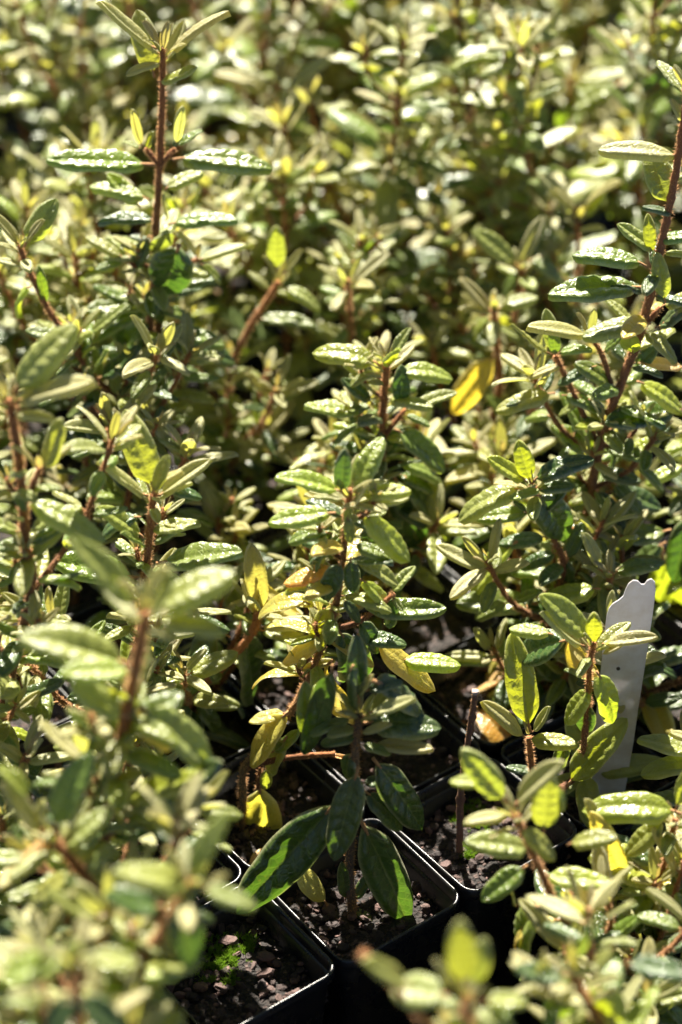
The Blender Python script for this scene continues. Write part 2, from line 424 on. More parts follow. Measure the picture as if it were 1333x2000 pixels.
def rrect(h, r, z, n=5):
    out = []
    for cx, cy, a0 in ((1, 1, 0), (-1, 1, 90), (-1, -1, 180), (1, -1, 270)):
        for k in range(n + 1):
            a = R(a0 + 90 * k / n); out.append((cx * (h - r) + r * math.cos(a), cy * (h - r) + r * math.sin(a), z))
    return out
def pot_mesh():
    m = MB(); h = PS / 2 - .0009; t = .0009
    # outline rings from the foot outside, up over the rolled rim and down the inside
    rings = [(h - .011, .004, -RIM), (h - .0028, .006, -.0075), (h - .0024, .0062, -.0070), (h - .0022, .0065, -.0062),
             (h - .0004, .0070, -.0058), (h, .0072, -.0052), (h, .0072, -.0006), (h - .0004, .0070, 0), (h - .0008, .0066, 0), (h - .0013, .0064, -.0006),
             (h - .0016, .0062, -.0046), (h - .0110, .0035, -RIM + .003)]
    vs = []; fs = []; n = 24
    for hh, r, z in rings: vs += rrect(hh, r, z)
    for i in range(len(rings) - 1):
        for k in range(n):
            a, b = i * n + k, i * n + (k + 1) % n; fs.append((a, b, b + n, a + n))
    fs.append(tuple(range(n))[::-1]); m.add(vs, fs)
    return m.build('pot', [POT], data_only=True)
def soil_mesh(seed):
    m = MB(); h = PS / 2 - .0045; n = 26; vs = []; fs = []
    for i in range(n + 1):
        for j in range(n + 1):
            x = -h + 2 * h * i / n; y = -h + 2 * h * j / n
            z = .0028 * noise.fractal(Vector((x * 90, y * 90, seed * 9.1)), 1, 2, 4) - .0020 * ((x / h) ** 4 + (y / h) ** 4) * .5
            vs.append((x, y, z))
    for i in range(n):
        for j in range(n):
            k = i * (n + 1) + j; fs.append((k, k + n + 1, k + n + 2, k + 1))
    m.add(vs, fs); return m.build('potting_mix', [SOIL], data_only=True)
POTM = pot_mesh(); SOILM = [soil_mesh(k) for k in range(4)]
EMPTY = {(-1, -1), (0, -1), (-2, -1), (-3, -1), (-1, -2), (-2, -2)}       # the gap in the rows at the front: no pots stand there
def pot_at(i, j, label, group='black square nursery pots in rows'):
    c = cell(i + .5, j + .5)
    o = link('nursery_pot', POTM, None, c); o.rotation_euler = (R(random.uniform(-.6, .6)), R(random.uniform(-.6, .6)), GA + R(random.uniform(-1.2, 1.2)))
    tag(o, label, 'plant pot', group)
    s = link('potting_mix', SOILM[(i * 3 + j) % 4], o, (0, 0, SOILZ - RIM)); s.rotation_euler.z = (i + j) % 4 * math.pi / 2
    return o
POTS = {}
# ------------------------------------------------------------------ setting
m = MB(); m.add([(-40, -40, 0), (40, -40, 0), (40, 40, 0), (-40, 40, 0)], [(0, 1, 2, 3)]); g = m.build('ground', [BENCH], None, (0, 0, 0), False); tag(g, kind='structure')

# ------------------------------------------------------------------ seedlings traced from the photograph
TAKEN = {}
def cell_near(px, Y):
    """free pot nearest to the line of sight px at distance Y"""
    best = None; x = (px - 666.5) / F * (Y * math.cos(PITCH) + .70 * math.sin(PITCH))
    for i in range(-14, 22):
        for j in range(-12, 30):
            if (i, j) in TAKEN or (i, j) in EMPTY: continue
            c = cell(i + .5, j + .5); d = (c.x - x) ** 2 + (c.y - Y) ** 2 * .8
            if best is None or d < best[0]: best = (d, i, j)
    return best[1], best[2]
def hero(label, bx, Y, stem, leaves=(), shoots=(), auto=None, r=(.0017, .0011), ij=None, yoff=0, bark=None, tipcol=True, sc=1.0, gap=.0100, sh=.7, bushy=5, bl=1.0, yellow=.05):
    """stem and leaves are given in photograph coordinates; they stand in the upright plane through the pot"""
    ij = ij or cell_near(bx, Y); TAKEN[ij] = label
    c = cell(ij[0] + .5, ij[1] + .5); base = Vector((max(c.x - .016, min(c.x + .016, (bx - 666.5) * mpp(c))), c.y, SOILZ - .001)); Yp = c.y + yoff
    pl = Plant('seedling', base, 1); tag(pl.root, label, 'seedling', 'green seedlings growing in the nursery pots')
    pts = [P(x, y, Yp - (z[0] if z else 0)) for x, y, *z in stem][::-1]
    q = pts[0]; mid = Vector((base.x * .55 + q.x * .45, base.y * .5 + q.y * .5, base.z * .5 + q.z * .5))
    full = [base] + ([mid] if (q - base).length > .03 else []) + pts
    pl.wood_part('stem', full, r[0] * .85, r[1] * .8, True, tipcol, bark)
    for s_ in leaves: px_leaf(pl, Yp, *s_)
    pl.tip(full[-1], (full[-1] - full[-2]).normalized(), .75)
    for sp in shoots:
        path = [P(x, y, Yp - (z[0] if z else 0)) for x, y, *z in sp['p']][::-1]
        if not sp.get('tr'): path[0] = min(smooth_path(full, 40), key=lambda v: (v - path[0]).length) if sp.get('snap', True) else path[0]
        b, org = pl.wood_part('branch', path, sp.get('r', .0012), sp.get('r', .0012) * .75)
        for s_ in sp.get('l', ()): px_leaf(pl, Yp, *s_, parent=b, porg=org)
        if sp.get('tip'): pl.tip(path[-1], (path[-1] - path[-2]).normalized(), sp['tip'], b, org)
    if auto: pl.auto(full, auto[0], auto[1], sc, gap, sh, yellow=yellow)
    if bushy:
        hmax = max(p.z for p in full) - base.z; sp = smooth_path(full, 40)
        for k in range(bushy):
            p = sp[random.randint(3, 14)]; a = random.random() * 6.28; q = Vector((math.cos(a), math.sin(a), 0)); l = random.uniform(.028, .055) * bl
            pl.shoot([p, p + q * l * .45 + Zv * l * .4, p + q * l * .75 + Zv * l], 1.05, 4, .0011, kinds=('mdl', (3, 2, 1)))
    return pl
TOCAM = -FW
def px_leaf(pl, Y, x0, y0, x1, y1, w, k='m', b=.25, t=None, d=0.0, parent=None, porg=None):
    t = random.uniform(-.25, .35) if t is None else t
    flat = b >= .65 or w > 60
    if b < .65: b *= .55
    B = P(x0, y0, Y - d); E = P(x1, y1, Y - d); D = E - B
    s = mpp(B)
    D = D - Vector((0, D.length * t, 0)); V = (CAM - B).normalized()
    Nh = Zv * (1 - b) + V * b + Vector((random.uniform(-.12, .12), 0, 0)); X, Yd, Zd = frame(D, Nh)
    nv = max(.42, abs(Zd.dot(V))); dp = (Yd - V * Yd.dot(V)).length
    L = math.hypot(x1 - x0, y1 - y0) * s / max(.5, dp); Wd = min(w * s * dp / nv, L * (.36 if k in 'yb' else .47 if w < 60 else .55 if w < 70 else .8))
    pl.leaf(B, D, Nh, L * (1.14 if w > 60 and k == 'd' else .92 if w > 60 and Y < .66 else 1.0), Wd, k, parent, porg, flat)

# --- the tall one upper left
hero('tallest seedling with bare hairy stem and a round shaded leaf', 300, .93,
  [(318, 95), (318, 170), (315, 250), (312, 330), (306, 430), (300, 530), (293, 640), (285, 760)],
  [(306, 95, 186, 28, 24, 'y', .1, 0), (302, 150, 268, 38, 54, 'l', .8, -.2), (332, 102, 408, -2, 18, 'y', .1, 0), (308, 160, 382, 138, 30, 'g', .25, .3, .003),
   (312, 95, 310, 42, 14, 'b', .5), (320, 98, 322, 48, 16, 'b', .5, .1, .002),
   (300, 322, 114, 292, 40, 'm', .2, .1), (340, 312, 506, 268, 36, 'm', .2, .1), (292, 392, 194, 330, 30, 'l', .3), (322, 372, 378, 318, 32, 'l', .4, -.2),
   (308, 432, 208, 402, 26, 'd', .1, .1), (330, 438, 442, 400, 26, 'm', .1, .1), (275, 405, 213, 350, 44, 'g', .6, -.3), (326, 430, 332, 380, 20, 'y', .5),
   (350, 478, 320, 575, 92, 'd', .95, .05, .014), (292, 460, 240, 520, 34, 'd', .4, .2), (300, 475, 262, 452, 28, 'd', .2),  # shadow on the broad round leaf is painted in by its dark tint
   (300, 590, 180, 575, 34, 'm', .2), (300, 600, 125, 625, 34, 'm', .2), (330, 560, 420, 540, 26, 'd', .2), (300, 620, 175, 700, 46, 'm', .4, .2), (320, 640, 430, 640, 36, 'm', .3), (310, 660, 460, 680, 50, 'd', .3),
   (300, 575, 345, 600, 26, 'y', .5, .3, .006), (300, 700, 220, 640, 40, 'd', .3), (300, 560, 345, 628, 36, 'd', .5)],
  [dict(p=[(285, 290), (300, 325)], l=[(278, 285, 252, 214, 22, 'y', .6), (288, 292, 290, 262, 18, 'g', .6, .2), (275, 290, 248, 272, 12, 'g', .3)]),
   dict(p=[(342, 290), (328, 325)], l=[(344, 282, 352, 218, 22, 'y', .6), (344, 285, 390, 256, 16, 'm', .2), (338, 290, 350, 262, 12, 'd', .5)]),
   dict(p=[(388, 505), (330, 560)], l=[(390, 508, 468, 462, 24, 'y', .3), (386, 500, 360, 448, 20, 'y', .5), (392, 515, 440, 540, 30, 'l', .3), (385, 505, 388, 478, 10, 'b', .5)], snap=True),
   dict(p=[(245, 505), (275, 545)], l=[(242, 505, 180, 455, 22, 'l', .3), (250, 505, 295, 462, 30, 'd', .3), (245, 510, 190, 520, 18, 'm', .2), (248, 500, 248, 480, 10, 'b', .5)], snap=True)],
  (.22, .66), r=(.0024, .0013), sh=.8, sc=.9)
# --- leaning one at the left edge
hero('seedling leaning left with rusty bare stem and upright tip leaves', 240, .90,
  [(38, 480), (58, 530), (98, 610), (140, 670), (180, 735), (225, 800)],
  [(48, 482, 98, 402, 52, 'l', .7, -.1), (36, 476, -4, 412, 30, 'y', .4), (48, 520, -8, 505, 24, 'y', .3), (50, 476, 72, 428, 18, 'y', .5, .2), (90, 598, 84, 535, 22, 'm', .6), (44, 478, 40, 455, 10, 'b', .5),
   (60, 560, -5, 590, 26, 'g', .3), (160, 700, 170, 675, 20, 'g', .5), (130, 660, 60, 640, 40, 'm', .3), (190, 740, 280, 700, 30, 'd', .3)], (), (.1, .72), r=(.0018, .0011), sh=.6, sc=.8)
# --- second row: blurred ones at the top
hero('slim upright seedling with a yellow bud between two narrow tip leaves', 555, 1.10,
  [(545, 150), (543, 250), (550, 350), (556, 440), (560, 560)],
  [(530, 178, 444, 115, 30, 'y', .2, 0), (556, 178, 634, 103, 24, 'y', .2, 0), (545, 155, 548, 114, 18, 'b', .5), (548, 240, 500, 225, 22, 'l'), (540, 345, 425, 322, 34, 'm', .3), (562, 350, 680, 290, 40, 'l', .3), (545, 260, 590, 255, 20, 'm'),
   (552, 420, 480, 370, 34, 'm'), (560, 430, 640, 400, 30, 'm')], (), (.1, .8), sh=.7)
hero('blurred seedling with one bright yellow-green blade at its tip', 730, 1.14,
  [(752, 185), (745, 250), (728, 330), (720, 420)],
  [(762, 192, 826, 122, 26, 'g', .4, 0), (748, 182, 722, 122, 28, 'g', .5), (755, 185, 775, 130, 22, 'y', .5), (745, 250, 690, 275, 28, 'g', .3), (750, 255, 860, 235, 40, 'l', .3), (735, 320, 650, 300, 34, 'l', .3), (740, 300, 820, 310, 30, 'm', .3)], (), (.1, .8), sh=.6)
hero('dark bare stemmed seedling rising out of the top edge', 945, 1.08,
  [(893, -40), (900, 60), (915, 180), (930, 290), (940, 400), (945, 520)],
  [(905, 100, 880, 20, 40, 'l', .6), (905, 110, 960, 60, 30, 'l', .3), (915, 200, 1000, 130, 40, 'l', .3), (925, 300, 880, 250, 30, 'd', .3), (930, 300, 1005, 262, 28, 'm', .2), (940, 440, 870, 400, 34, 'd'), (940, 450, 1010, 430, 34, 'd')], (), (.1, .9), r=(.0022, .0014), tipcol=False, bark=(.09, .05, .035))
hero('blurred seedling with a long white-shining leaf below a forked tip', 1110, 1.16,
  [(1118, 150), (1110, 230), (1060, 330), (1030, 420)],
  [(1112, 155, 1065, 95, 34, 'l', .4), (1122, 160, 1215, 125, 26, 'l', .2), (1118, 150, 1122, 108, 16, 'b', .5), (1215, 160, 1100, 205, 44, 'l', .4), (1110, 160, 1035, 172, 24, 'm', .2)], (), (.1, .8), sh=.6)
hero('small seedling with three rounded leaves before the far rows', 1130, 1.00,
  [(1128, 425), (1130, 520), (1125, 600)],
  [(1122, 418, 1068, 338, 34, 'y', .5), (1136, 424, 1186, 380, 32, 'g', .4, .2), (1138, 410, 1182, 338, 28, 'y', .3), (1126, 410, 1110, 362, 22, 'y', .5)], (), (.2, .75))
hero('short seedling holding one broad upright leaf and one flat leaf', 1010, .98,
  [(1018, 520), (1018, 560), (1005, 640)],
  [(1012, 522, 952, 448, 44, 'l', .6, 0), (1030, 508, 1112, 500, 28, 'm', .3), (1018, 515, 1060, 430, 30, 'y', .4, -.3), (1015, 530, 960, 560, 28, 'm')], (), (.2, .8))
hero('seedling with narrow forked tip beside the dark gap', 970, .96,
  [(965, 600), (968, 660), (975, 760)],
  [(960, 610, 905, 545, 34, 'y', .5), (970, 605, 1035, 560, 30, 'l', .4), (965, 600, 962, 570, 14, 'b', .5), (960, 620, 900, 640, 30, 'g', .3), (970, 690, 868, 805, 58, 'o', .8, .1, .01), (970, 640, 1010, 660, 30, 'l', .3)], (), (.2, .4), r=(.0022, .0013))
hero('seedling whose orange hairy shoot bends right above the crowd', 450, .97,
  [(545, 550), (520, 590), (485, 645), (450, 730)],
  [(540, 530, 540, 455, 38, 'l', .7, 0), (552, 562, 630, 552, 26, 'l', .3), (556, 532, 598, 494, 18, 'y', .4), (545, 545, 530, 500, 20, 'y', .5, .2), (500, 625, 600, 600, 22, 'm', .1)], (), (.1, .5), sh=.5, r=(.0018, .0014))
# --- centre
hero('sturdy seedling in the middle with broad pale-rimmed leaves', 745, .85,
  [(756, 700), (752, 760), (747, 830), (745, 900), (742, 990)],
  [(742, 714, 652, 642, 52, 'g', .5, 0), (765, 695, 797, 646, 36, 'l', .5, -.2), (774, 728, 874, 690, 50, 'g', .5, 0), (756, 715, 757, 662, 52, 'g', .5, .3, .004), (738, 728, 682, 718, 16, 'l', .2), (784, 794, 784, 734, 44, 'd', .8, .1, .004),
   (728, 788, 690, 738, 34, 'd', .6), (722, 796, 606, 806, 40, 'g', .3), (728, 790, 660, 815, 24, 'm', .2), (772, 838, 888, 886, 50, 'm', .5, .2, .006), (722, 870, 700, 800, 36, 'd', .6), (780, 905, 882, 914, 28, 'm', .2), (775, 925, 850, 945, 26, 'm', .2),
   (735, 900, 660, 860, 36, 'd', .3), (790, 930, 860, 1000, 60, 'm', .4, .2), (770, 930, 835, 1060, 70, 'd', .7, .3), (750, 860, 730, 840, 24, 'l'), (850, 1000, 900, 1045, 50, 'g', .3, .1), (730, 830, 790, 860, 24, 'd', .3), (740, 950, 660, 930, 40, 'd', .3)],
  [dict(p=[(792, 800), (765, 860)], l=[(790, 802, 845, 780, 22, 'y', .4), (800, 800, 884, 762, 24, 'l', .3), (792, 800, 820, 770, 12, 'y', .4), (790, 810, 840, 815, 18, 'm', .2)])],
  (.1, .88), r=(.0023, .0016), sh=.7, sc=.9, bushy=10, yellow=.13)
hero('bushy seedling with a long slanting grey stem, centre', 470, .73,
  [(684, 955), (676, 1030), (668, 1110), (655, 1190), (630, 1260), (600, 1330), (572, 1385), (520, 1450), (478, 1500)],
  [(694, 962, 708, 872, 48, 'g', .6, .0), (668, 962, 576, 902, 34, 'g', .4), (668, 962, 668, 905, 36, 'd', .8, .3, .004), (700, 965, 776, 924, 30, 'g', .3), (690, 990, 724, 950, 28, 'y', .4, .2, .004), (672, 975, 620, 960, 22, 'y', .3),
   (655, 1002, 541, 985, 58, 'g', .4, .2), (706, 1002, 832, 1055, 46, 'g', .4, .2, .006), (680, 1010, 690, 1060, 46, 'l', .7, .5, .008), (648, 1042, 562, 1022, 42, 'm', .4), (670, 1050, 615, 1060, 34, 'm', .4), (690, 1062, 762, 1058, 44, 'm', .5, .3, .004), (690, 985, 655, 1010, 18, 'g', .3, .3, .006),
   (655, 1105, 556, 1118, 36, 'r', .5, .1), (668, 1095, 618, 1168, 46, 'd', .7, .4, .008), (685, 1090, 692, 1160, 38, 'd', .8, .4, .006), (690, 1090, 785, 1110, 30, 'l', .3), (700, 1130, 822, 1178, 32, 'g', .3), (700, 1180, 850, 1215, 42, 'm', .4), (700, 1210, 760, 1260, 60, 'd', .6, .3), (670, 1170, 720, 1200, 50, 'd', .6, .3, .006),
   (725, 1245, 868, 1322, 46, 'o', .4, .1), (780, 1290, 884, 1262, 36, 'g', .3), (652, 1180, 590, 1275, 50, 'g', .7, .2), (605, 1180, 505, 1140, 50, 'o', .4, -.1), (640, 1240, 545, 1270, 36, 'o', .4), (700, 1240, 690, 1340, 60, 'd', .6), (660, 1230, 760, 1330, 56, 'd', .6), (620, 1190, 560, 1150, 34, 'o', .3), (640, 1130, 560, 1130, 30, 'g', .3), (650, 1290, 560, 1380, 40, 'o', .4, -.2),
   (566, 1388, 458, 1478, 56, 'o', .6, .1, .004), (562, 1392, 490, 1392, 44, 'o', .5, .1), (600, 1370, 600, 1450, 44, 'm', .7, .1), (560, 1440, 520, 1510, 34, 'l', .5), (700, 1250, 760, 1210, 40, 'd', .4), (720, 1030, 700, 1100, 40, 'd'), (640, 1080, 600, 1090, 30, 'd')],
  [dict(p=[(655, 1472), (560, 1480), (500, 1500)], r=.0013, l=[(520, 1500, 522, 1548, 38, 'l', .7, .3), (640, 1475, 700, 1468, 10, 'r', .2), (530, 1470, 590, 1440, 30, 'm', .3)], snap=True),
   dict(p=[(770, 1160), (700, 1215), (650, 1225)], r=.0012, l=[(770, 1165, 740, 1230, 50, 'd', .6), (765, 1160, 800, 1110, 24, 'l', .3), (770, 1165, 785, 1190, 20, 'l', .3)], snap=True),
   dict(p=[(508, 1500), (505, 1540)], r=.0009, l=[(508, 1530, 512, 1680, 78, 'o', .8, .2)], snap=False)],
  (.48, .93), sc=.8, sh=.8, yellow=.16, ij=(-1, 1), r=(.0019, .0013), bark=(.16, .12, .06), bushy=0)
hero('seedling with a rust-red furry side shoot and one upright felted leaf', 360, .80,
  [(507, 1190), (490, 1240), (440, 1295), (385, 1352), (365, 1385)],
  [(512, 1195, 492, 1083, 46, 'y', .8, 0, .003), (510, 1225, 612, 1192, 26, 'y', .3, .2, .004), (505, 1230, 600, 1225, 30, 'l', .2), (450, 1245, 372, 1210, 34, 'm', .3), (515, 1200, 500, 1160, 14, 'y', .5, .3, .006), (388, 1345, 390, 1262, 60, 'm', .6), (375, 1360, 320, 1280, 50, 'l', .5), (390, 1362, 440, 1355, 20, 'y', .3), (372, 1370, 368, 1330, 14, 'b', .5),
   (380, 1370, 450, 1420, 50, 'm', .4), (480, 1250, 500, 1350, 80, 'd', .6, -.2), (500, 1120, 470, 1200, 50, 'o', .5, -.3), (395, 1340, 300, 1300, 40, 'm', .4)],
  (), (.05, .38), r=(.0024, .0022), bark=(.46, .19, .075))
hero('low seedling in the front pot with very large dark hanging leaves', 690, .69,
  [(702, 1395), (696, 1450), (692, 1520), (690, 1600), (683, 1700)],
  [(702, 1372, 694, 1268, 42, 'd', .8, -.1), (722, 1392, 812, 1365, 28, 'y', .3, .2, .006), (712, 1412, 838, 1380, 60, 'd', .5, .1), (730, 1450, 842, 1462, 32, 'y', .3, .2, .004), (730, 1482, 838, 1592, 70, 'd', .7, .2), (700, 1500, 644, 1645, 66, 'd', .7, .4, .008),
   (664, 1560, 480, 1742, 98, 'd', .85, .1, .004), (704, 1600, 812, 1790, 88, 'd', .85, .1, .004), (605, 1450, 598, 1362, 44, 'm', .8, .0), (690, 1402, 608, 1398, 22, 'm', .2), (700, 1440, 640, 1420, 40, 'd', .4), (690, 1470, 625, 1540, 56, 'd', .6, .1), (712, 1545, 812, 1590, 44, 'd', .4, .2), (705, 1530, 770, 1520, 40, 'd', .4),
   (688, 1778, 738, 1778, 26, 'm', .4, .2), (690, 1762, 722, 1712, 24, 'd', .6), (676, 1760, 672, 1700, 26, 'd', .8), (640, 1768, 592, 1700, 44, 'o', .6), (650, 1790, 608, 1782, 18, 'g', .3), (700, 1400, 704, 1358, 14, 'b', .5), (698, 1402, 672, 1382, 14, 'y', .4, .2, .004), (705, 1430, 765, 1410, 20, 'y', .4, .3, .006), (705, 1455, 755, 1440, 18, 'm', .3, .3, .006),
   (698, 1360, 720, 1320, 16, 'y', .5), (690, 1300, 650, 1380, 40, 'd', .5, -.2), (715, 1350, 780, 1330, 24, 'd', .2, -.2), (650, 1300, 640, 1420, 50, 'd', .6, -.3), (730, 1330, 840, 1400, 60, 'd', .5, -.4)],
  (), None, ij=(-1, 0), r=(.0021, .0018), bark=(.12, .085, .06), tipcol=False, bushy=0)
# --- right
hero('tall thick-stemmed seedling at the right edge', 1140, .86,
  [(1345, 160), (1332, 260), (1318, 350), (1298, 450), (1275, 560), (1250, 650), (1225, 720), (1190, 810), (1165, 900), (1150, 1010)],
  [(1325, 306, 1195, 250, 26, 'y', .2, 0), (1308, 402, 1280, 308, 62, 'l', .8, -.1), (1335, 240, 1325, 196, 14, 'y', .5), (1318, 420, 1275, 385, 12, 'd', .2), (1262, 520, 1145, 454, 30, 'm', .2), (1258, 562, 1098, 532, 44, 'm', .2, .1), (1270, 632, 1160, 608, 40, 'l', .3, .2, .004),
   (1300, 590, 1286, 515, 36, 'l', .8, .1, .006), (1272, 500, 1270, 432, 26, 'g', .7, 0), (1290, 640, 1333, 560, 30, 'd', .3), (1280, 640, 1350, 600, 24, 'd', .3), (1240, 720, 1275, 680, 60, 'd', .7, .1), (1340, 720, 1268, 688, 50, 'p', .4, .1), (1245, 745, 1350, 770, 44, 'g', .4, .1), (1330, 800, 1200, 790, 54, 'd', .4, .3),
   (1200, 800, 1280, 860, 50, 'd', .4), (1300, 850, 1215, 862, 40, 'g', .4, .2), (1230, 970, 1120, 990, 46, 'p', .5, .1), (1185, 960, 1290, 960, 60, 'd', .4, .1), (1310, 1035, 1186, 1045, 54, 'm', .5, .2, .01), (1340, 910, 1270, 900, 50, 'g', .4), (1170, 900, 1100, 830, 36, 'm', .3),
   (1165, 920, 1240, 900, 50, 'd', .5), (1150, 780, 1220, 800, 30, 'd', .3), (1290, 1070, 1350, 1310, 100, 'g', .8, -.2, -.02), (1350, 1000, 1310, 1130, 60, 'd', .7, .2), (1300, 1060, 1200, 1120, 40, 'd', .6), (1160, 960, 1080, 930, 40, 'd', .4), (1280, 470, 1350, 440, 26, 'm', .3), (1318, 350, 1350, 330, 22, 'l', .3)],
  [dict(p=[(1150, 655), (1175, 690), (1195, 760), (1190, 810)], l=[(1150, 655, 1052, 610, 28, 'y', .3), (1148, 652, 1138, 612, 20, 'b', .5), (1155, 655, 1160, 600, 18, 'y', .4), (1175, 690, 1215, 640, 24, 'm', .3), (1165, 715, 1090, 720, 22, 'd', .3, .2), (1200, 770, 1195, 700, 34, 'm', .5)]),
   dict(p=[(1085, 695), (1108, 742), (1150, 830), (1165, 880)], l=[(1078, 692, 1000, 640, 18, 'l', .3), (1085, 692, 1072, 618, 34, 'l', .6, -.1), (1090, 692, 1120, 650, 16, 'm', .4), (1086, 694, 1082, 655, 26, 'm', .8, .2, .004), (1100, 712, 1034, 712, 14, 'y', .2, .2), (1084, 768, 976, 764, 42, 'l', .4, .1), (1098, 772, 1180, 770, 40, 'm', .3)]),
   dict(p=[(1290, 600), (1265, 650)], l=[(1292, 600, 1350, 545, 24, 'l', .3)])],
  (.12, .74), sc=.85, r=(.0028, .0016), bark=(.20, .10, .055), sh=.6)
hero('seedling with star of pale leaves beside the dark gap', 1090, .83,
  [(1038, 945), (1062, 1000), (1085, 1060), (1100, 1110)],
  [(1036, 942, 1016, 872, 44, 'g', .7, -.1), (1030, 942, 970, 892, 30, 'g', .5), (1025, 955, 886, 942, 42, 'l', .3, .1), (1042, 942, 1092, 862, 40, 'd', .4), (1060, 955, 1000, 958, 18, 'g', .2, .3, .006), (1045, 960, 1120, 1040, 74, 'd', .7, .2), (1045, 955, 1110, 930, 50, 'd', .4), (1035, 1000, 938, 1008, 36, 'm', .3), (1030, 1000, 1010, 980, 50, 'd', .4),
   (1010, 1058, 894, 1158, 50, 'g', .6, -.1), (1070, 1050, 975, 1045, 30, 'd', .3), (1090, 1080, 1010, 1090, 50, 'd', .5), (1060, 1000, 1090, 960, 40, 'd', .4), (1050, 1180, 918, 1148, 54, 'm', .5, .1), (1110, 1090, 1080, 1170, 50, 'd', .6)],
  (), (.05, .7), r=(.0018, .0012), sh=.6, ij=(1, 1), bushy=8, yellow=.10)
hero('seedling with one round shining leaf above the white tag', 1200, .79,
  [(1192, 1120), (1190, 1150), (1188, 1200)],
  [(1176, 1112, 1150, 1046, 30, 'y', .6), (1198, 1122, 1256, 1070, 42, 'm', .5, .1), (1172, 1150, 1066, 1138, 46, 'g', .5, .1, .004), (1180, 1150, 1210, 1160, 20, 'l', .3), (1185, 1160, 1130, 1210, 40, 'd', .5), (1190, 1165, 1250, 1200, 40, 'd', .5, -.1), (1188, 1120, 1180, 1090, 12, 'b')],
  (), (.1, .75), sh=.3, ij=(2, 0))
hero('two-shoot seedling in front of the white tag, one leaf tall and pointed', 1150, .755,
  [(1160, 1255), (1152, 1300), (1148, 1380), (1140, 1470)],
  [(1142, 1262, 1050, 1206, 42, 'y', .4, .1), (1155, 1248, 1100, 1165, 52, 'g', .6, .1), (1178, 1258, 1272, 1226, 32, 'y', .3, .1), (1160, 1258, 1160, 1218, 36, 'g', .8, .3), (1176, 1278, 1210, 1256, 16, 'y', .4), (1146, 1275, 1130, 1262, 14, 'y', .4), (1166, 1312, 1242, 1402, 58, 'g', .6, .2, .003),
   (1156, 1342, 1075, 1398, 46, 'g', .5, .1), (1108, 1535, 1192, 1424, 60, 'g', .7, 0, .004), (1150, 1370, 1130, 1440, 60, 'd', .7, .2), (1110, 1440, 1085, 1500, 40, 'm', .6), (1140, 1325, 1120, 1300, 22, 'm'), (1110, 1250, 1010, 1300, 70, 'd', .7, -.4), (1120, 1240, 1060, 1300, 60, 'o', .6, -.4), (1080, 1240, 1000, 1220, 30, 'l', .3, -.3)],
  [dict(p=[(1033, 1440), (1040, 1500), (1055, 1560), (1110, 1610)], r=.0014, l=[(1036, 1428, 1006, 1278, 62, 'g', .75, -.1), (1024, 1440, 984, 1366, 22, 'y', .5, .1, .003), (1040, 1430, 1082, 1384, 22, 'y', .4), (1030, 1445, 1104, 1412, 36, 'l', .4, .3, .004), (1034, 1436, 1028, 1405, 12, 'b', .5), (1045, 1510, 1000, 1490, 30, 'd', .4)])],
  (.05, .4), r=(.0017, .0011), sh=.2, ij=(1, 0), yoff=-.035, bushy=0)
hero('soft blurred seedling with pale forked tip, lower right', 1100, .60,
  [(1005, 1590), (1030, 1640), (1065, 1720), (1100, 1790)],
  [(990, 1568, 920, 1480, 56, 'l', .7, 0), (1008, 1572, 1056, 1482, 38, 'y', .5), (995, 1592, 924, 1568, 48, 'y', .4, .3), (960, 1530, 884, 1525, 38, 'g', .4, -.2), (1062, 1630, 1072, 1528, 58, 'l', .7), (1042, 1662, 945, 1615, 50, 'l', .5), (1030, 1690, 936, 1738, 54, 'm', .6), (1015, 1615, 1110, 1632, 44, 'l', .4, .4, .01),
   (1110, 1650, 1160, 1600, 40, 'l', .4), (1060, 1710, 1180, 1700, 50, 'g', .4, .2), (1050, 1770, 980, 1870, 66, 'm', .6), (1010, 1770, 990, 1740, 40, 'g', .3), (1090, 1760, 1170, 1780, 50, 'o', .4), (1120, 1800, 1060, 1815, 26, 'g', .3), (1100, 1540, 1120, 1600, 36, 'm', .6, -.3)],
  (), (.05, .6), r=(.0018, .0012), sh=.5)
hero('blurred seedling at the right edge with an upturned yellow leaf', 1290, .63,
  [(1320, 1600), (1300, 1680), (1270, 1760), (1240, 1840)],
  [(1330, 1590, 1200, 1518, 58, 'g', .6, .1), (1300, 1600, 1200, 1640, 44, 'l', .5), (1180, 1640, 1160, 1570, 26, 'y', .5), (1220, 1720, 1190, 1620, 50, 'o', .7), (1290, 1720, 1200, 1650, 70, 'g', .5), (1330, 1640, 1350, 1600, 30, 'l', .5), (1300, 1740, 1240, 1700, 50, 'g', .5), (1250, 1780, 1330, 1740, 40, 'g', .4), (1240, 1740, 1280, 1700, 40, 'o', .4), (1320, 1580, 1345, 1500, 30, 'l', .5)],
  (), (.05, .85), sh=.6)
hero('blurred low seedling in the bottom right corner', 1180, .545,
  [(1120, 1905), (1150, 1960), (1180, 2030)],
  [(1115, 1900, 1160, 1870, 34, 'y', .4), (1110, 1905, 1012, 1900, 60, 'd', .5), (1190, 1930, 1255, 1985, 50, 'g', .6), (1170, 1930, 1160, 2010, 60, 'g', .5), (1100, 1930, 1060, 2010, 60, 'm', .6), (1200, 1850, 1140, 1880, 40, 'l', .4), (1150, 1800, 1170, 1860, 50, 'm', .5), (1220, 1880, 1330, 1860, 50, 'd', .5), (1120, 1905, 1100, 1880, 18, 'y')],
  (), (.1, .9), sh=.6)
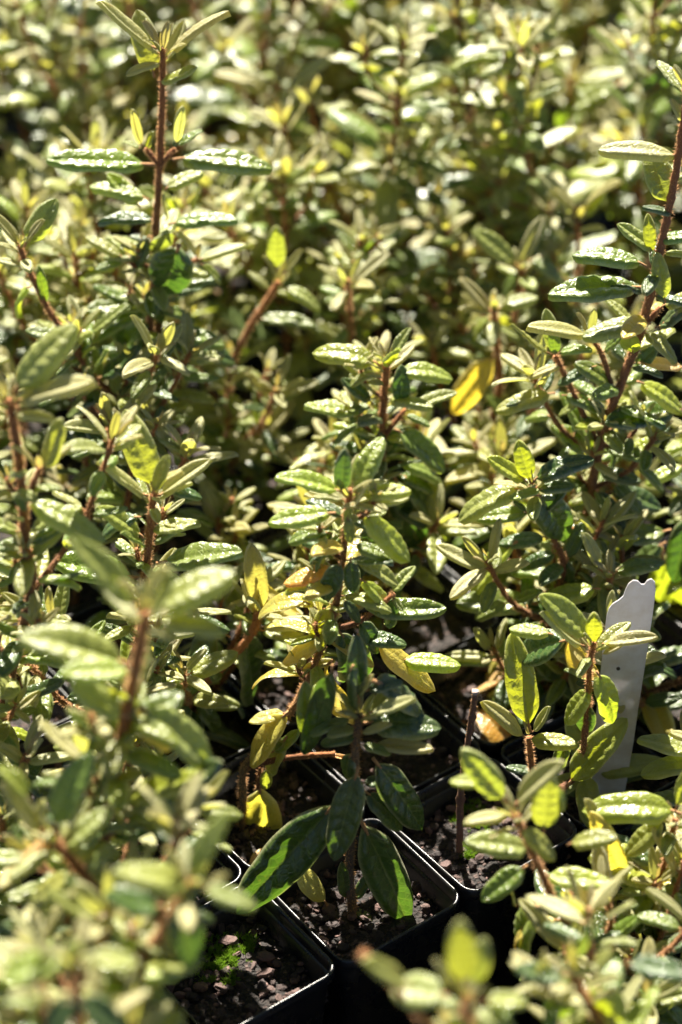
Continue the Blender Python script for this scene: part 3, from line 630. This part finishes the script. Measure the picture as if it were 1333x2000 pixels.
hero('pale blurred seedling with three blunt leaves at the bottom edge', 900, .50,
  [(915, 1945), (912, 2000), (905, 2080)],
  [(905, 1925, 900, 1815, 62, 'l', .7, 0), (925, 1925, 940, 1860, 56, 'l', .7, 0), (945, 1955, 1030, 1946, 62, 'g', .4), (875, 1945, 770, 1925, 80, 'l', .5), (800, 1925, 745, 1865, 40, 'l', .5), (860, 1965, 830, 2020, 50, 'o', .5), (900, 1980, 860, 2060, 60, 'l', .5, .3), (930, 1990, 1000, 2050, 60, 'g', .5), (880, 1930, 860, 1880, 30, 'y', .5)],
  [dict(p=[(708, 1862), (760, 1915), (830, 2000), (880, 2060)], r=.0011, snap=False)],
  (.2, .8), ij=(-4, -3) if False else None, sh=.3)
# --- left foreground, blurred
hero('blurred seedling with three upright leaves on a rusty stem, left', 290, .74,
  [(300, 965), (293, 1040), (284, 1130), (275, 1230)],
  [(302, 958, 252, 830, 66, 'l', .8, -.1), (288, 968, 192, 904, 36, 'y', .3), (312, 968, 400, 900, 34, 'y', .3), (300, 950, 302, 920, 26, 'b', .5), (290, 1035, 378, 1012, 46, 'l', .3, .1), (308, 1100, 442, 1048, 52, 'm', .4), (275, 1010, 180, 1005, 44, 'd', .3), (330, 960, 400, 955, 44, 'd', .4, -.3), (280, 1050, 230, 980, 40, 'g', .4), (270, 1130, 130, 1080, 60, 'm', .4), (298, 960, 318, 905, 26, 'y', .5, .3, .006), (302, 965, 300, 905, 22, 'l', .6, .2, .01)],
  (), (.1, .85), r=(.0021, .0015), sh=.5, sc=.85)
hero('nearest tall blurred seedling with a thick brown stem and a white-edged leaf', 190, .63,
  [(285, 1195), (268, 1290), (248, 1390), (228, 1490), (210, 1600), (195, 1720)],
  [(268, 1190, 182, 1062, 56, 'l', .5, 0), (300, 1192, 402, 1098, 60, 'l', .5, 0), (305, 1215, 412, 1188, 44, 'l', .3, .3), (255, 1300, 78, 1200, 76, 'l', .6, .1), (262, 1310, 140, 1280, 56, 'g', .3, .3, .008), (270, 1380, 458, 1468, 72, 'l', .5, .1), (250, 1390, 350, 1450, 60, 'o', .4, -.2), (235, 1500, 190, 1380, 56, 'm', .6), (285, 1185, 296, 1110, 38, 'y', .6, .3, .008), (280, 1190, 262, 1130, 30, 'y', .5, .3, .01), (290, 1200, 345, 1130, 40, 'l', .6, .3, .008), (245, 1400, 170, 1330, 60, 'l', .5, .2, .006), (240, 1440, 330, 1360, 60, 'm', .6), (215, 1590, 120, 1560, 60, 'l', .4, .2), (240, 1470, 130, 1550, 60, 'm', .5), (235, 1560, 370, 1490, 50, 'g', .4), (240, 1600, 300, 1570, 60, 'm', .5),
   (300, 1560, 430, 1500, 56, 'd', .4)], (), (.05, .85), r=(.0026, .0019), sh=.75)
hero('blurred seedling whose bent rusty tip points up left, lower left', 120, .58,
  [(95, 1630), (140, 1680), (170, 1720), (190, 1790)],
  [(85, 1625, -10, 1540, 60, 'y', .5), (105, 1620, 140, 1500, 60, 'm', .6), (100, 1640, 10, 1700, 50, 'p', .4), (120, 1660, 200, 1590, 50, 'l', .5), (150, 1700, 20, 1740, 56, 'l', .4, .2), (160, 1700, 230, 1660, 50, 'm', .4), (60, 1560, 20, 1500, 50, 'g', .4)],
  (), (.1, .8), r=(.0022, .0016), sh=.6)
hero('blurred seedling reaching a pale leaf over the pots, lower left', 300, .56,
  [(380, 1722), (350, 1760), (310, 1830), (270, 1900)],
  [(392, 1735, 500, 1752, 56, 'l', .4), (365, 1715, 415, 1608, 44, 'l', .5), (380, 1735, 295, 1655, 50, 'l', .4), (350, 1760, 380, 1870, 76, 'd', .7, .2), (320, 1770, 210, 1740, 60, 'd', .4), (330, 1800, 350, 1720, 40, 'm', .4)],
  (), (.1, .8), r=(.0020, .0014), sh=.5)
hero('blurred seedling with two level leaves side by side, bottom left', 140, .50,
  [(145, 1868), (150, 1950), (155, 2050)],
  [(130, 1870, 0, 1892, 66, 'g', .55, .1), (165, 1870, 268, 1868, 66, 'g', .55, .1), (148, 1865, 140, 1780, 36, 'l', .5), (140, 1870, 120, 1900, 30, 'm'), (150, 1940, 60, 2010, 60, 'd', .5), (155, 1940, 260, 2000, 60, 'd', .5)],
  (), (.2, .85), r=(.0020, .0015), sh=.5)
hero('seedling at the left edge with woolly pale tip and yellow bud', 50, .70,
  [(18, 780), (32, 860), (44, 960), (50, 1060), (60, 1150)],
  [(25, 770, 92, 640, 60, 'l', .6, 0), (32, 785, 150, 712, 34, 'y', .3), (15, 775, 5, 730, 22, 'b', .5), (30, 800, 110, 740, 40, 'l', .4), (10, 800, -30, 760, 50, 'y', .4), (25, 880, -20, 900, 50, 'y', .3), (50, 975, 206, 985, 48, 'l', .35), (40, 970, -20, 950, 30, 'y', .4), (45, 1050, -20, 1050, 26, 'm', .3), (48, 1060, 130, 1040, 24, 'm', .3)],
  [dict(p=[(78, 915), (60, 960), (46, 985)], l=[(80, 918, 138, 832, 42, 'l', .6, -.1), (72, 912, 45, 862, 20, 'y', .4), (84, 915, 120, 865, 20, 'y', .4), (78, 915, 78, 885, 14, 'b', .5)])],
  (.1, .9), r=(.0022, .0016), sh=.7, sc=.9)
HEROES = len(TAKEN)
NICK = {}
for k_, v_ in TAKEN.items():
    c_ = cell(k_[0] + .5, k_[1] + .5); NICK[k_] = (c_, v_)
USED = set()
def unique(fn):
    for n in range(12):
        t = trim(fn(n))
        if t not in USED: break
    USED.add(t); return t
def beside(ij, nth=0):
    c = cell(ij[0] + .5, ij[1] + .5)
    k = sorted((q for q in NICK if q != ij), key=lambda q: (NICK[q][0] - c).length)[nth]; d = c - NICK[k][0]
    s_ = ('behind ' if d.y > .03 else 'in front of ' if d.y < -.03 else '') if abs(d.y) > abs(d.x) * .5 else ''
    t_ = ('right of ' if d.x > 0 else 'left of ') if abs(d.x) > abs(d.y) * .5 or not s_ else ''
    return (s_.replace(' of ', ' and ') if t_ and 'front' in s_ else s_.strip() + ' and ' if t_ and s_ else s_) + t_ + 'the ' + ' '.join(NICK[k][1].split()[:8])
def trim(t): 
    w = t.split()[:15]
    while w[-1] in ('a', 'the', 'of', 'and', 'with', 'whose', 'in', 'at', 'on', 'by', 'its', 'that', 'one', 'very', 'two', 'an', 'lower', 'holding', 'between', 'before', 'out', 'behind', 'rising', 'beside', 'under', 'pale', 'rusty', 'low'): w.pop()
    return ' '.join(w).rstrip(',')

# --- the remaining pots, each with its own grown seedling
FAR = 'soft-focus seedling in the crowded far rows of pots'
def grown(ij, h, lod, label, lean=None, group='green seedlings growing in the nursery pots'):
    c = cell(ij[0] + .5, ij[1] + .5); base = Vector((c.x + random.uniform(-.004, .004), c.y + random.uniform(-.004, .004), SOILZ - .001))
    pl = Plant('seedling', base, lod); tag(pl.root, label, 'seedling', group)
    a = random.random() * 6.28; ln = lean if lean is not None else random.uniform(.0, .18)
    q = Vector((math.cos(a), math.sin(a), 0)) * h * ln
    pts = [base, base + Zv * h * .35 + q * .15, base + Zv * h * .7 + q * .6, base + Zv * h + q]
    pl.wood_part('stem', pts, .0017 if h > .12 else .0014, .0009, bark=(.20, .085, .045) if lod == 2 else None)
    pl.auto(pts, .18, .95, random.uniform(.85, 1.08) * (1.42 if lod == 2 else 1.15 if base.y < .76 else 1.0), .0150 if lod == 2 else .0098, .8)
    pl.tip(pts[-1], (pts[-1] - pts[-2]).normalized(), random.uniform(.95, 1.2))
    if h > .1:
        for _ in range(random.choice((2, 2, 3))):
            t = random.uniform(.15, .5); p = smooth_path(pts, 40)[int(40 * t)]; a = random.random() * 6.28
            q = Vector((math.cos(a), math.sin(a), 0)); l = h * random.uniform(.3, .5)
            pl.shoot([p, p + q * l * .35 + Zv * l * .45, p + q * l * .55 + Zv * l], 1, 4, .0012)
    pl.finish(); return pl
KEEP_CLEAR = {(0, 0), (0, 1), (-2, 0)}      # pots seen without a leafy plant
cells = []
for i in range(-14, 24):
    for j in range(-12, 32):
        c = cell(i + .5, j + .5); px, py = project(c)
        hx = .155 * (c.y * math.cos(PITCH) + .7 * math.sin(PITCH)) + .055
        if abs(c.x) > hx or c.y < .40 or c.y > 1.66: continue
        cells.append((c.y, i, j, px, py))
cells.sort()
nearrows = 0
for y, i, j, px, py in cells:
    if (i, j) in EMPTY: continue
    POTS[(i, j)] = 1
    if (i, j) in TAKEN or (i, j) in KEEP_CLEAR: continue
    if y < .50: continue
    x = cell(i + .5, j + .5).x
    if y < .84 and 380 < px < 1120 and not (y > .765 and 540 < px < 800):                       # open patch in the middle
        continue
    if y < .74 and px >= 1120: h = random.uniform(.05, .08)
    elif y < .74: h = random.uniform(.07, .11)
    elif y < .92: h = random.uniform(.09, .14) if px < 380 else random.uniform(.05, .09) if px < 1120 else random.uniform(.08, .12)
    elif y < 1.06: h = random.uniform(.11, .16) if px < 800 else random.uniform(.07, .12)
    else: h = random.choice((random.uniform(.07, .12), random.uniform(.16, .23)))
    if y > 1.03: grown((i, j), h, 2, FAR, group='soft-focus seedlings in the far rows')
    else:
        grown((i, j), h, 1, unique(lambda n: 'leafy seedling ' + beside((i, j), n)), group='leafy filler seedlings between the others'); nearrows += 1
for k_, v_ in TAKEN.items():
    c = cell(k_[0] + .5, k_[1] + .5); print(k_, [round(a) for a in project(c)], round(c.y, 3), v_)
print('cells', len(cells), 'heroes', HEROES, 'near', nearrows)

# pots under everything
names = {(-1, 0): 'black pot holding the low seedling with very large hanging leaves', (0, 0): 'black pot with only a dead stub in mossy soil',
         (-2, 0): 'black pot with bark chips and bright moss, no plant in view', (-1, 1): 'black pot behind a folded edge, holding the slanting-stemmed seedling'}
for (i, j) in POTS:
    pot_at(i, j, names.get((i, j)) or (trim('black pot of the ' + TAKEN[(i, j)]) if (i, j) in TAKEN else unique(lambda n: 'black pot ' + beside((i, j), n)) if cell(i, j).y < 1.0 else 'black square pot hidden under the far rows of seedlings'))

# ------------------------------------------------------------------ bark chips, moss, fallen leaves, dead stub, tag
def chip(m, p, a, b, c, col, rot):
    vs = []; n = 7
    for lvl, (zz, k) in enumerate(((-1, .8), (-.2, 1), (.5, .95), (1, .7))):
        for q in range(n):
            an = 6.283 * q / n; v = Vector((math.cos(an) * a * k * random.uniform(.8, 1.15), math.sin(an) * b * k * random.uniform(.75, 1.15), zz * c * random.uniform(.7, 1.2)))
            vs.append(rot @ v + p)
    fs = [(l * n + q, l * n + (q + 1) % n, (l + 1) * n + (q + 1) % n, (l + 1) * n + q) for l in range(3) for q in range(n)]
    fs += [tuple(range(n))[::-1], tuple(3 * n + q for q in range(n))]
    m.add(vs, fs, 0, col)
def rrot(flat=.5):
    return Matrix.Rotation(random.random() * 6.28, 3, 'Z') @ Matrix.Rotation(random.gauss(0, flat), 3, 'X') @ Matrix.Rotation(random.gauss(0, flat), 3, 'Y')
mulch = MB(); ms = MB()
for (i, j) in POTS:
    c = cell(i + .5, j + .5)
    if c.y > 1.05: continue
    near = (i, j) in ((0, 0), (-1, 0), (-2, 0), (-1, 1), (0, 1), (1, 0), (1, 1), (0, 2), (-2, 1))
    for _ in range(380 if near else 60):
        u, v = random.uniform(-.43, .43), random.uniform(-.43, .43); p = cell(i + .5 + u, j + .5 + v); p.z = SOILZ + random.uniform(-.001, .0018)
        s = random.choice((.0004, .0005, .0006, .0008, .0012, .0016)) * random.uniform(.8, 1.5); k = random.random()
        base = random.choice(((.08, .05, .043), (.04, .025, .023), (.02, .013, .012), (.13, .08, .07), (.03, .02, .02), (.025, .018, .018), (.04, .026, .024)))
        chip(mulch, p, s * random.uniform(1, 1.9), s, s * random.uniform(.35, .7), (*base, 1), rrot())
o = mulch.build('potting_bark', [CHIP], None, None, False); tag(o, 'reddish brown crumbs of bark mixed over the potting soil', 'bark mulch', kind='stuff')
for (px, py, L, Wc, lab) in ((448, 1836, .0065, .004, 'pale grey-pink pebble of bark on the soil of the mossy front pot'), (520, 1868, .0055, .0042, 'round brown bark chip casting a dark shadow on the front pot soil'),
                             (590, 1935, .011, .003, 'long reddish splinter of bark beside the front pot wall'), (520, 1900, .006, .003, 'dark ridged bark piece below the round chip'),
                             (955, 1300, .010, .004, 'pinkish bark sliver lying behind the dead stub'), (870, 1690, .005, .0035, 'pinkish bark lump near the foot of the dead stub')):
    d = FW * F + Vector((1, 0, 0)) * (px - 666.5) + UP * (1000 - py); p = CAM + d * ((SOILZ + .003 - CAM.z) / d.z)
    m = MB(); chip(m, Vector((0, 0, 0)), L * .7, Wc * .6, .0011, (.11, .068, .06, 1), Matrix.Rotation(random.uniform(-.3, .8), 3, 'Z') @ Matrix.Rotation(.2, 3, 'X'))
    tag(m.build('bark_chip', [CHIP], None, p, False), lab, 'bark chip', 'larger bark chips on the soil')
def soilpt(px, py, dz=0):
    d = FW * F + Vector((1, 0, 0)) * (px - 666.5) + UP * (1000 - py); return CAM + d * ((SOILZ + dz - CAM.z) / d.z)
def moss(px, py, rad, cnt, label):
    m = MB(); c = soilpt(px, py)
    for _ in range(cnt):
        r = rad * math.sqrt(random.random()) * random.uniform(.5, 1.1); a = random.random() * 6.28
        if noise.noise(Vector((r * math.cos(a), r * math.sin(a), .3)) * 260) < -.08: continue
        b = Vector((r * math.cos(a), r * math.sin(a) * 1.2, .0004)); hh = random.uniform(.0014, .0034)
        for _k in range(5):
            e = Vector((random.uniform(-1, 1), random.uniform(-1, 1), random.uniform(.5, 1.6))).normalized() * hh
            sd_ = e.cross(Vector((random.random(), random.random(), random.random()))).normalized() * .00028
            m.add([b - sd_, b + sd_, b + e * .55 + sd_ * .9, b + e], [(0, 1, 2), (0, 2, 3)])
    tag(m.build('moss', [MOSS], None, c, False), label, 'moss', kind='stuff')
moss(425, 1880, .012, 900, 'bright green moss tufts on the front pot soil'); moss(480, 1850, .006, 160, 'sparse moss beside the bark pebble')
moss(920, 1600, .009, 420, 'moss tufts behind the dead stub'); moss(912, 1668, .004, 120, 'small moss ring round the foot of the dead stub')
# dead stub
c00 = cell(.5, .5); c00 = soilpt(898, 1668); Ys = c00.y
m = MB(); top = P(929, 1350, Ys); pts = smooth_path([c00 - Zv * .003, P(900, 1560, Ys), P(908, 1490, Ys), P(922, 1400, Ys), top], 36)
m.tube([p - c00 for p in pts], [.0015 - .0004 * k / 36 + (.0005 if k % 9 == 0 else 0) for k in range(37)], 8, 0, [(.13, .07, .06, 1) if k < 35 else (.5, .42, .38, 1) for k in range(37)], True, .22)
for _ in range(420):
    k = random.randrange(36); p = pts[k]; e = Vector((random.uniform(-1, 1), random.uniform(-1, 1), random.uniform(-.4, .8))).normalized(); sd_ = e.cross(Zv)
    if sd_.length < .05: continue
    sd_ = sd_.normalized() * .00016; b = p - c00 + e * .0011; m.add([b - sd_, b + sd_, b + e * random.uniform(.0004, .0009)], [(0, 1, 2)], 1)
o = m.build('dead_stem', [STEM, HAIR], None, c00); tag(o, 'dead leafless brown stub standing in mossy soil', 'dead stem')
# fallen / shed leaves (their own things)
def shed(px0, py0, px1, py1, wpx, k, label, h=.004, mi=0, roll=0, hy=None):
    B, E = (soilpt(px0, py0, h), soilpt(px1, py1, h * 1.6)) if hy is None else (P(px0, py0, hy), P(px1, py1, hy)); D = E - B
    X, Y, Z = frame(D, Zv + Vector((roll, -.2, 0))); me, W = MESH['o'][mi]; L = D.length; wx = wpx * mpp(B) / W * 1.1; wz = (wx + L) / 2
    o = link('fallen_leaf', me, None); M = Matrix(((X.x * wx, Y.x * L, Z.x * wz, B.x), (X.y * wx, Y.y * L, Z.y * wz, B.y), (X.z * wx, Y.z * L, Z.z * wz, B.z), (0, 0, 0, 1)))
    o.matrix_world = M; o.matrix_basis = M; o.color = tint_of(k); tag(o, label, 'fallen leaf', 'shed leaves lying on the soil')
shed(990, 1335, 890, 1285, 58, 'p', 'curled salmon-orange dead leaf on the soil behind the stub', .006, 1)
shed(930, 1385, 995, 1420, 60, 'r', 'orange-brown dead leaf beside the top of the stub', .012, 3, -.2)
shed(480, 1690, 560, 1650, 40, 'p', 'pale tan dead leaf in the rounded pot corner', .004, 0)
shed(1060, 1195, 1100, 1150, 40, 'r', 'brown-orange leaf scrap in shade at the dark gap', .02, 2)
# white plant tag
Yt = .736
outl = [(1143, 1590), (1150, 1530), (1160, 1440), (1168, 1370), (1175, 1300), (1181, 1240), (1186, 1203), (1190, 1190), (1197, 1181), (1210, 1173), (1218, 1166), (1222, 1154), (1228, 1142), (1237, 1135), (1246, 1136), (1253, 1143), (1259, 1143), (1265, 1135), (1273, 1132), (1280, 1139), (1281, 1155), (1277, 1190), (1268, 1250), (1259, 1310), (1248, 1380), (1238, 1450), (1226, 1520), (1212, 1600)]
lean = lambda y: Yt + (1590 - y) * .00002
fr = [P(x, y, lean(y)) for x, y in outl]; low = [P(1200, 1700, lean(1700)), P(1140, 1700, lean(1700))]
d_ = fr[0] - fr[-1]; fr += low
o0 = fr[-1].copy(); th = Vector((0, .0009, .0003)); n = len(fr)
# slightly bowed across its width: split in three columns
import bmesh
bm = bmesh.new(); fv = [bm.verts.new(p - o0) for p in fr]; f = bm.faces.new(fv); bm.normal_update()
ret = bmesh.ops.extrude_face_region(bm, geom=[f]); nv = [v for v in ret['geom'] if isinstance(v, bmesh.types.BMVert)]
for v in nv: v.co += th
bmesh.ops.recalc_face_normals(bm, faces=bm.faces); bmesh.ops.bevel(bm, geom=[e for e in bm.edges], offset=.0002, segments=2, affect='EDGES')
me = bpy.data.meshes.new('plant_tag'); bm.to_mesh(me); bm.free(); me.materials.append(TAG)
o = link('plant_tag', me, None, o0); tag(o, 'white plastic plant tag with a scalloped top, stuck in a pot', 'plant tag')
hl = MB(); q = P(1208, 1306, lean(1306)) - o0
hl.tube([q - Vector((0, .0003, 0)), q + Vector((0, .0002, 0))], [.0008, .0008], 8); hl.build('dirt_speck', [TAGDOT], o, None, False)
